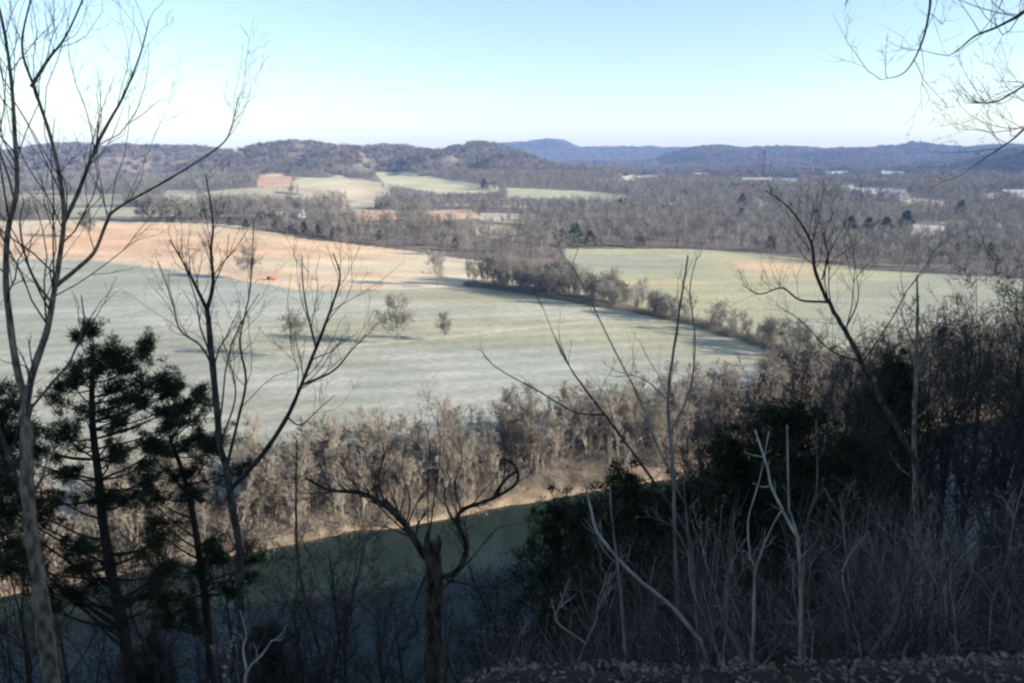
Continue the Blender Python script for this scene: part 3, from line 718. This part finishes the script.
# overhanging tree just out of frame on the right
e, org = fore_tree('overhanging_tree', 'bare tree outside the frame whose twigs hang into the top right corner', 7.0,
    [(1180,720),(1170,500),(1150,300),(1135,150),(1120,20),(1100,-120)],
    [([(1130,110),(1075,0),(1010,-60),(960,-70),(932,-30),(930,5),(922,42),(905,72),(880,80)], .026, .002, 12),
     ([(1140,150),(1080,40),(1040,8),(1015,18),(995,28),(975,36),(958,50),(948,56)], .02, .003, 14),
     ([(1140,200),(1090,120),(1050,75),(1024,86),(1000,100),(985,103),(965,103)], .018, .002, 14),
     ([(1145,260),(1100,160),(1060,115),(1030,125),(1012,140),(990,155),(965,172)], .018, .003, 9),
     ([(1100,-20),(1000,-60),(900,-50),(860,-20),(845,5)], .03, .004, 10)],
    (.16, .06), M['bark_grey'], M['twig'], 50, tw=(4, 3), tlen=.55)

# ------------------------------------------------------------------ conifers of the bluff
def needles(b, c, rad, n, g, L=.07, w=.009, up=.35):
    q = unit(g.normal(size=(n, 3)))*(g.random((n, 1))**.4)*rad; p = c+q
    dr = unit(q/np.maximum(rad, .01)+g.normal(size=q.shape)*.7+np.array([0, 0, up])); sd = unit(np.cross(dr, g.normal(size=q.shape)))*w
    LL = L*(.6+.8*g.random((n, 1)))
    b.tris(np.stack([p-sd, p+sd, p+dr*LL], 1))
def fore_pine(name, label, D, trunk, clumps, tr, seed, per=420, L=.075, w=.008):
    g = np.random.default_rng(seed); tp_ = path3(trunk, D, g); 
    dirn = unit(tp_[0]-tp_[2]); q = tp_[0].copy(); add = []
    for _ in range(300):
        if q[2] <= H(q[0], q[1])-.15: break
        q = q+dirn*.12*np.array([.4, .4, 1])+np.array([0, 0, -.03]); add.append(q.copy())
    if add: tp_ = np.vstack([np.array(add[::-1])[::3], tp_])
    org = tp_[0].copy(); e = empty(name, org); tag(e, label, 'tree')
    K = len(tp_); R = np.linspace(tr[0], tr[1], K); b = MB(); b.tubes(tp_[None], R[None], 10); b.build('trunk', M['bark_dark'], e, origin=org)
    bb = MB(); nb = MB()
    extra = [(c[0]+g.normal()*c[2]*.9, c[1]+g.normal()*c[3]*1.1, c[2]*g.uniform(.25, .55), c[3]*g.uniform(.3, .7)) for c in clumps for _ in range(2)]
    clumps = [(c[0], c[1], c[2]*.82, c[3]*.85) for c in clumps]+extra
    for (px, py, rx, ry) in clumps:
        c = at(px, py, D+g.uniform(-.7, .7)); k = D/F
        dz = (tp_[:, 2]-c[2]); i = int(np.argmin(np.abs(dz+.35*np.linalg.norm(tp_[:, :2]-c[:2], axis=1)))); s0 = tp_[i]
        mid = (s0+c)/2+np.array([0, 0, -.05])
        bp_ = smoothpath([s0, mid, c], 4); bb.tubes(bp_[None], np.linspace(max(R[i]*.35, .012), .006, len(bp_))[None], 5)
        # side sprays carrying the needle tufts
        cr = np.array([rx*k*1.35, rx*k, ry*k*1.5])
        ns = max(4, int(rx*ry/30)); tc_ = c+unit(g.normal(size=(ns, 3)))*(g.random((ns, 1))**.5)*cr
        for t_ in tc_:
            sp = smoothpath([bp_[-3], (bp_[-2]+t_)/2+g.normal(size=3)*.04, t_, t_+unit(t_-bp_[-3])*.16+g.normal(size=3)*.05], 4); bb.tubes(sp[None], np.linspace(.006, .002, len(sp))[None], 3)
            for q_ in sp[4:]:
                if g.random() < .3: continue
                needles(nb, q_+g.normal(size=3)*.03, np.array([.06, .06, .04])*g.uniform(.6, 1.5), int(per*.10*g.uniform(.5, 1.2)), g, .075, .0065)
    bb.build('branches', M['bark_dark'], e, origin=org)['kind'] = 'stuff'
    o = nb.build('foliage', M['needle'], e, smooth=False, origin=org)
    return e
fore_pine('pine_tree', 'dark shaggy evergreen with crooked trunk standing right of the pale forked tree', 12.0,
    [(131,700),(125,640),(115,590),(104,530),(99,480),(93,430),(92,390),(94,360)],
    [(92,334,8,4),(104,350,12,7),(98,362,20,7),(140,354,16,7),(128,368,22,8),(76,376,22,8),(152,384,22,8),(112,388,30,10),(166,388,12,8),(62,398,20,8),(140,402,22,9),
     (84,410,26,9),(172,408,10,5),(60,430,26,12),(46,452,24,12),(112,432,20,8),(150,440,22,12),(70,470,30,12),(120,455,14,6),(60,500,26,12),(30,520,20,10),(95,498,22,9),(150,476,18,8),(70,545,24,10),(130,500,18,7),(85,585,28,12),(150,545,22,9),(50,610,24,11),(140,600,24,11),(100,560,20,9),(160,575,18,9),(30,570,20,9)],
    (.11, .03), 61, per=260)
fore_pine('pine_tree', 'dark evergreen with drooping clumps just left of the crooked tree trunk', 13.5,
    [(212,700),(207,620),(200,560),(192,510),(182,470),(170,440)],
    [(208,402,10,6),(196,414,18,9),(168,424,24,11),(186,440,30,12),(214,438,18,9),(150,452,18,9),(206,462,24,10),(172,474,24,12),(225,480,16,8),(196,496,22,9),(150,500,16,7),(170,520,18,8),(205,545,14,7),(214,560,10,8),(185,570,22,10),(235,590,20,10),(190,615,24,11),(250,560,14,7),(165,600,18,9)],
    (.10, .03), 62, per=260)
fore_pine('pine_tree', 'dark evergreen boughs reaching in at the left edge behind the forked tree', 11.0,
    [(-60,700),(-62,600),(-58,500),(-60,420)],
    [(-10,392,22,10),(8,408,14,8),(-20,430,30,14),(4,452,22,11),(22,438,14,8),(-10,480,28,14),(14,500,22,10),(-14,530,28,13),(12,556,18,9),(-20,585,26,10)],
    (.13, .04), 63, per=260)

# cedars built as individuals: dense flame shaped crowns made of upswept sprays
def cedar_mesh(h, w, seed, nb_=150, per=230, L=.10):
    g = np.random.default_rng(seed); tb = MB(); K = 7
    tp_ = np.stack([np.cumsum(g.normal(size=K)*.03*w), np.cumsum(g.normal(size=K)*.03*w), np.linspace(-.3, h*.93, K)], -1); tb.tubes(tp_[None], np.linspace(h*.018, .01, K)[None], 7)
    bb = MB(); nb = MB()
    for i in range(nb_):
        f = .06+.92*(i+g.random())/nb_; z0 = h*f*.92; a = i*2.399+g.normal()*.4
        rad = w*(1-f)**.6*(.4+.85*g.random()**1.3)*(1+.25*math.sin(a*3+f*9))*min(1, f*4+.35)
        tip = np.array([math.cos(a)*rad, math.sin(a)*rad, z0+rad*(.35+.3*g.random())])
        s0 = np.array([np.interp(z0, tp_[:, 2], tp_[:, 0]), np.interp(z0, tp_[:, 2], tp_[:, 1]), z0])
        bp_ = smoothpath([s0, s0*.4+tip*.6-np.array([0, 0, .12*rad]), tip+s0*np.array([1, 1, 0])], 3); bb.tubes(bp_[None], np.linspace(.018, .005, len(bp_))[None], 3)
        for t_ in (.45, .65, .82, 1.0):
            if rad*t_ < .12 and t_ < .6: continue
            c = bp_[min(len(bp_)-1, int(t_*(len(bp_)-1)+.5))]+g.normal(size=3)*.07*w
            sz = (.10+.09*rad)*g.uniform(.6, 1.3)
            needles(nb, c, np.array([sz, sz, sz*.8]), int(per*.27*g.uniform(.5, 1.3)), g, L, .012, .6)
    return tb, bb, nb
cedP = []
for i, (h, w) in enumerate([(7, 2.0), (7, 1.6), (7, 2.4)]):
    ms = [b.build('p', m, smooth=False) for b, m in zip(cedar_mesh(h, w, 700+i), (M['bark_dark'], M['bark_dark'], M['needle']))]
    cedP.append([o.data for o in ms]); [bpy.data.objects.remove(o) for o in ms]
def cedar(px, top_py, D, hm, k, label, group=None, wide=1.0):
    t = at(px, top_py, D); x0, y0 = t[0], t[1]; g0 = float(H(x0, y0)); hh = max(t[2]-g0, hm)
    e = empty('cedar_tree', (x0, y0, t[2]-hh)); s = hh/7.2; e.scale = (s*wide, s*wide, s); e.rotation_euler = (0, 0, k*1.9); tag(e, label, 'tree', group)
    for nm, me in zip(('trunk', 'branches', 'foliage'), cedP[k % 3]):
        o = bpy.data.objects.new(nm, me); COL.objects.link(o); o.parent = e
        if nm == 'branches': o['kind'] = 'stuff'
cedar(786, 366, 18, 5, 0, 'largest dark green cedar on the bluff behind the crossed white stems', wide=1.15)
cedar(735, 400, 19, 4, 1, 'dark cedar joined to the left side of the largest cedar')
cedar(838, 405, 20, 4, 2, 'dark cedar close to the right side of the largest cedar')
cedar(632, 435, 17, 4, 1, 'pointed dark cedar directly left of the budded sapling', wide=1.15)
cedar(590, 468, 18, 4, 0, 'low dark cedar second from the river on the bluff edge')
cedar(548, 466, 19, 4, 2, 'low dark cedar standing furthest left before the open river', wide=.8)
cedar(668, 452, 17, 4, 2, 'dark cedar filling the gap directly right of the pointed cedar', wide=1.1)
cedar(905, 322, 30, 6, 1, 'slim dark cedar behind the slender pale trunk at the right', wide=.8)
cedar(878, 352, 31, 6, 0, 'small dark cedar peeking left of the slim right cedar', wide=.7)
for k, (px, py, D) in enumerate([(262,600,30),(150,612,28)]):
    cedar(px, py, D, 4, k, 'shadowed low cedar on the slope below the left hand trees', 'low cedars down the left slope', wide=.9)

# bare trees growing on the right part of the bluff
slots = []
g2 = random.Random(5)
for i in range(2500):
    if len(slots) >= 105: break
    D = g2.uniform(22, 95); px = g2.uniform(690, 1120); 
    lim = np.interp(px, [690, 760, 840, 880, 905, 960, 1024, 1120], [480, 440, 380, 335, 312, 300, 296, 285])
    q = at(px, 341, D); x0, y0 = q[0], q[1]; 
    if (float(yfar(x0))-y0)*CS < 73: continue
    g0 = float(H(x0, y0)); top = lim+g2.expovariate(1/45)
    hh = at(px, top, D)[2]-g0
    if hh < 4 or hh > 20: continue
    if 925 < px < 990 and top < 480 and g2.random() < .6: continue
    slots.append((x0, y0, g0, hh))
for i, (x0, y0, g0, hh) in enumerate(slots):
    place_two(slopeP, i, (x0, y0, g0-.2), hh/12, i*1.3, 'bluff_tree', 'bare grey tree in the dark thicket on the right side of the bluff', 'tree', 'bare trees on the right side of the bluff')
# a few on the left slope, below eye level
for i, (px, top, D) in enumerate([(300,560,30),(380,600,26),(470,610,25),(120,560,34),(540,590,28),(350,520,45),(60,570,32),(20,590,27),(170,585,30),(215,560,36),(255,600,24),(90,610,24),(330,610,23),(500,560,33),(75,540,30),(145,555,26),(190,590,22),(235,540,33),(285,590,21),(315,530,38),(395,575,30),(455,590,22),(520,600,21),(480,540,36),(10,550,34),(365,610,20)]):
    q = at(px, top, D); g0 = float(H(q[0], q[1]))
    place_two(slopeP, i, (q[0], q[1], g0-.2), max(q[2]-g0, 3)/12, i*2.3, 'slope_tree', 'thin bare tree on the shaded slope above the river', 'tree', 'thin bare trees on the left slope')

# brush along the rim: multi stem saplings
def brush_mesh(seed, h):
    g = np.random.default_rng(seed); b = MB(); ns = int(g.integers(2, 5)); K = 7
    P = []; R = []
    for i in range(ns):
        dv = unit(np.array([g.normal()*.4, g.normal()*.4, 1])); p = np.array([g.normal()*.06, g.normal()*.06, -.1]); pl = [p]
        for j in range(K-1): dv = unit(dv+g.normal(size=3)*.22); p = p+dv*h/K*g.uniform(.8, 1.1); pl.append(p)
        P.append(pl); R.append(np.linspace(.010, .003, K)*g.uniform(.7, 1.2))
    P = np.array(P); R = np.array(R); b.tubes(P, R, 5)
    p, r = grow(P, R, 8, .42, 55, .2, 4, .2, .6, .2, .0025, g); b.tubes(p, r, 3)
    p, r = grow(p, r, 3, .5, 42, .2, 3, .2, .7, .2, .002, g); b.tubes(p, r, 3)
    return b
brP = []
for i in range(10):
    o = brush_mesh(800+i, 2.2).build('b', M['stick_sunlit' if i == 2 else 'bark_grey' if i % 2 else 'stick_tan']); brP.append(o.data); bpy.data.objects.remove(o)
cnt = 0
for i in range(6000):
    if cnt >= 230: break
    D = g2.triangular(3.2, 24, 6); px = g2.uniform(470, 1100)
    q = at(px, 560, D); x0, y0 = q[0], q[1]; g0 = float(H(x0, y0))
    lim = np.interp(px, [470, 560, 640, 760, 900, 1024, 1100], [620, 560, 500, 470, 440, 420, 410])
    top = lim+g2.expovariate(1/60); hh = at(px, top, D)[2]-g0
    if hh < .8 or hh > 5.5: continue
    o = bpy.data.objects.new('brush_sapling', brP[cnt % 10]); COL.objects.link(o); s = hh/2.2
    o.location = (x0, y0, g0-.05); o.scale = (max(s, .6)**.6, max(s, .6)**.6, s); o.rotation_euler = (g2.uniform(-.12, .12), g2.uniform(-.12, .12), g2.uniform(0, 6.28))
    tag(o, 'thin grey twiggy brush stem on the shaded rim of the bluff', 'brush', 'twiggy brush along the rim'); cnt += 1
print('brush', cnt)
for k, (px, py, D, hh) in enumerate([(70,665,7,1.3),(150,650,8,1.4),(205,660,7,1.2),(290,670,7,1.1),(370,672,7.5,1.0),(20,670,7,1.2)]):
    q = at(px, py-30, D); g0 = float(H(q[0], q[1])); hh = max(q[2]-g0, .8)
    o = bpy.data.objects.new('brush_sapling', brP[k]); COL.objects.link(o); o.location = (q[0], q[1], g0-.05); o.scale = ((hh/2.2)**.6, (hh/2.2)**.6, hh/2.2)
    tag(o, 'thin grey brush stem at the lower left above the river', 'brush', 'brush at the lower left')

# undergrowth covering the bluff slope
pts = []; 
gg = np.random.default_rng(9)
xx = gg.uniform(-40, 90, 9000); yy = gg.uniform(4, 110, 9000); tt = -(yy-yfar(xx))*CS-70
ok = (tt > 2) & (tt < 76) & (np.abs(xx/yy) < .8); xx, yy = xx[ok][:4200], yy[ok][:4200]
slopeU = bpy.data.collections.new('slope_scrub_kinds')
for i in range(4):
    o = brush_mesh(860+i, 1.6).build('scrub', M['bark_grey']); COL.objects.unlink(o); slopeU.objects.link(o)
scatter('slope_scrub', np.stack([xx, yy, H(xx, yy)-.1], -1), gg.uniform(.5, 1.3, len(xx)), slopeU, 'tangled bare scrub covering the shaded bluff slope', 'scrub')

# dead leaves: litter on the rim, and clinging tan or rusty leaves
def leaves(n, cen, spread, size, g, flat=True):
    c = cen+g.normal(size=(n, 3))*spread if not callable(cen) else cen(n)
    a = g.random(n)*6.283; til = g.normal(size=(n, 2))*(.3 if flat else 1.2)
    u = unit(np.stack([np.cos(a), np.sin(a), til[:, 0]], -1)); v = unit(np.cross(u, np.stack([til[:, 1], til[:, 0]*.5, np.ones(n)], -1)))
    s = size*(.6+.8*g.random((n, 1))); cup = np.array([0, 0, 1])*s*.35*g.normal(size=(n, 1))
    A = c-u*s; B = c+v*s*.55+cup; C = c+u*s; D_ = c-v*s*.55+cup
    return np.concatenate([np.stack([A, B, C], 1), np.stack([A, C, D_], 1)])
g = np.random.default_rng(12)
def cen(n):
    x = g.uniform(-2.5, 4.5, n); y = g.uniform(1.2, 4.2, n); return np.stack([x, y, H(x, y)+g.random(n)*.03+.006], -1)
b = MB(); b.tris(leaves(22000, cen, 0, .012, g)); b.tris(leaves(9000, cen, 0, .016, g, False)); tag(b.build('leaf_litter', M['dead_leaf'], smooth=False), 'curled brown and pinkish dead leaves covering the rim of the bluff', 'leaf litter', kind='stuff')
def leafy(name, label, spots, D, mat, n, sz):
    b = MB(); g = np.random.default_rng(len(label)); e0 = at(spots[0][0], spots[0][1], D)
    e = empty(name, (e0[0], e0[1], float(H(e0[0], e0[1])))); tag(e, label, 'shrub'); org = np.array(e.location)
    st = MB()
    for (px, py, sp) in spots:
        c = at(px, py, D); b.tris(leaves(n, c, sp*D/F, sz, g, False)); pl = smoothpath([org+g.normal(size=3)*.03, (org+c)/2+g.normal(size=3)*.05, c], 4)
        st.tubes(pl[None], np.linspace(.008, .003, len(pl))[None], 5)
        pl2, r2 = grow(pl[None], np.linspace(.008, .003, len(pl))[None], 4, .3, 35, .2, 3, .6, .6, .2, .002, g); st.tubes(pl2, r2, 3)
    st.build('stem', M['stick_tan'], e, origin=org); b.build('leaves', mat, e, smooth=False, origin=org)
leafy('leafy_shrub', 'small shrub holding pale tan dead leaves at the bottom left', [(222,638,7),(236,648,6),(214,652,5),(228,668,6)], 5.5, M['tan_leaf'], 12, .020)
leafy('leafy_shrub', 'shrub with rusty red dead leaves left of the crossed white stems', [(722,505,5),(716,535,6),(735,512,5),(708,520,4),(728,548,4)], 5.6, M['red_leaf'], 7, .014)

# ------------------------------------------------------------------ haze
v, f = box(-8700, 8700, -8700, 8700, -8, 250)
hz = bpy.data.meshes.new('haze'); hz.from_pydata(v, [], f); ho = bpy.data.objects.new('haze', hz); COL.objects.link(ho); tag(ho, kind='stuff')
hm = bpy.data.materials.new('haze_air'); hm.use_nodes = True; nt = hm.node_tree; nt.nodes.clear()
om = nt.nodes.new('ShaderNodeOutputMaterial'); pv = nt.nodes.new('ShaderNodeVolumePrincipled'); pv.inputs['Density'].default_value = 8.5e-5
pv.inputs['Color'].default_value = (.36, .54, 1.0, 1); pv.inputs['Anisotropy'].default_value = 0.0
nt.links.new(pv.outputs[0], om.inputs['Volume']); hz.materials.append(hm)

# ------------------------------------------------------------------ light
SUN_AZ = math.radians(103); SUN_EL = math.radians(19)     # azimuth clockwise from +Y
w = bpy.data.worlds.new('World'); sc.world = w; w.use_nodes = True; nt = w.node_tree
sky = nt.nodes.new('ShaderNodeTexSky'); sky.sky_type = 'NISHITA'; sky.sun_disc = False; sky.sun_elevation = SUN_EL; sky.sun_rotation = SUN_AZ
sky.air_density = 1.0; sky.dust_density = .5; sky.ozone_density = 1.6; sky.altitude = 200
nt.links.new(sky.outputs[0], nt.nodes['Background'].inputs['Color']); nt.nodes['Background'].inputs['Strength'].default_value = .092
sd = bpy.data.lights.new('sun', 'SUN'); sd.energy = 5.0; sd.angle = math.radians(.5); sd.color = (1, .93, .82)
so = bpy.data.objects.new('sun', sd); COL.objects.link(so)
from mathutils import Vector
dirv = Vector((math.sin(SUN_AZ)*math.cos(SUN_EL), math.cos(SUN_AZ)*math.cos(SUN_EL), math.sin(SUN_EL)))
so.rotation_euler = dirv.to_track_quat('Z', 'Y').to_euler(); so.location = (60, 0, 140)
sc.view_settings.view_transform = 'Standard'; sc.view_settings.look = 'None'; sc.view_settings.exposure = 1.38; sc.view_settings.gamma = 1
sc.view_settings.use_curve_mapping = False
sc.cycles.pixel_filter_type = 'BLACKMAN_HARRIS'; sc.cycles.filter_width = 2.4
sc.cycles.volume_bounces = 0; sc.cycles.max_bounces = 5; sc.cycles.diffuse_bounces = 2
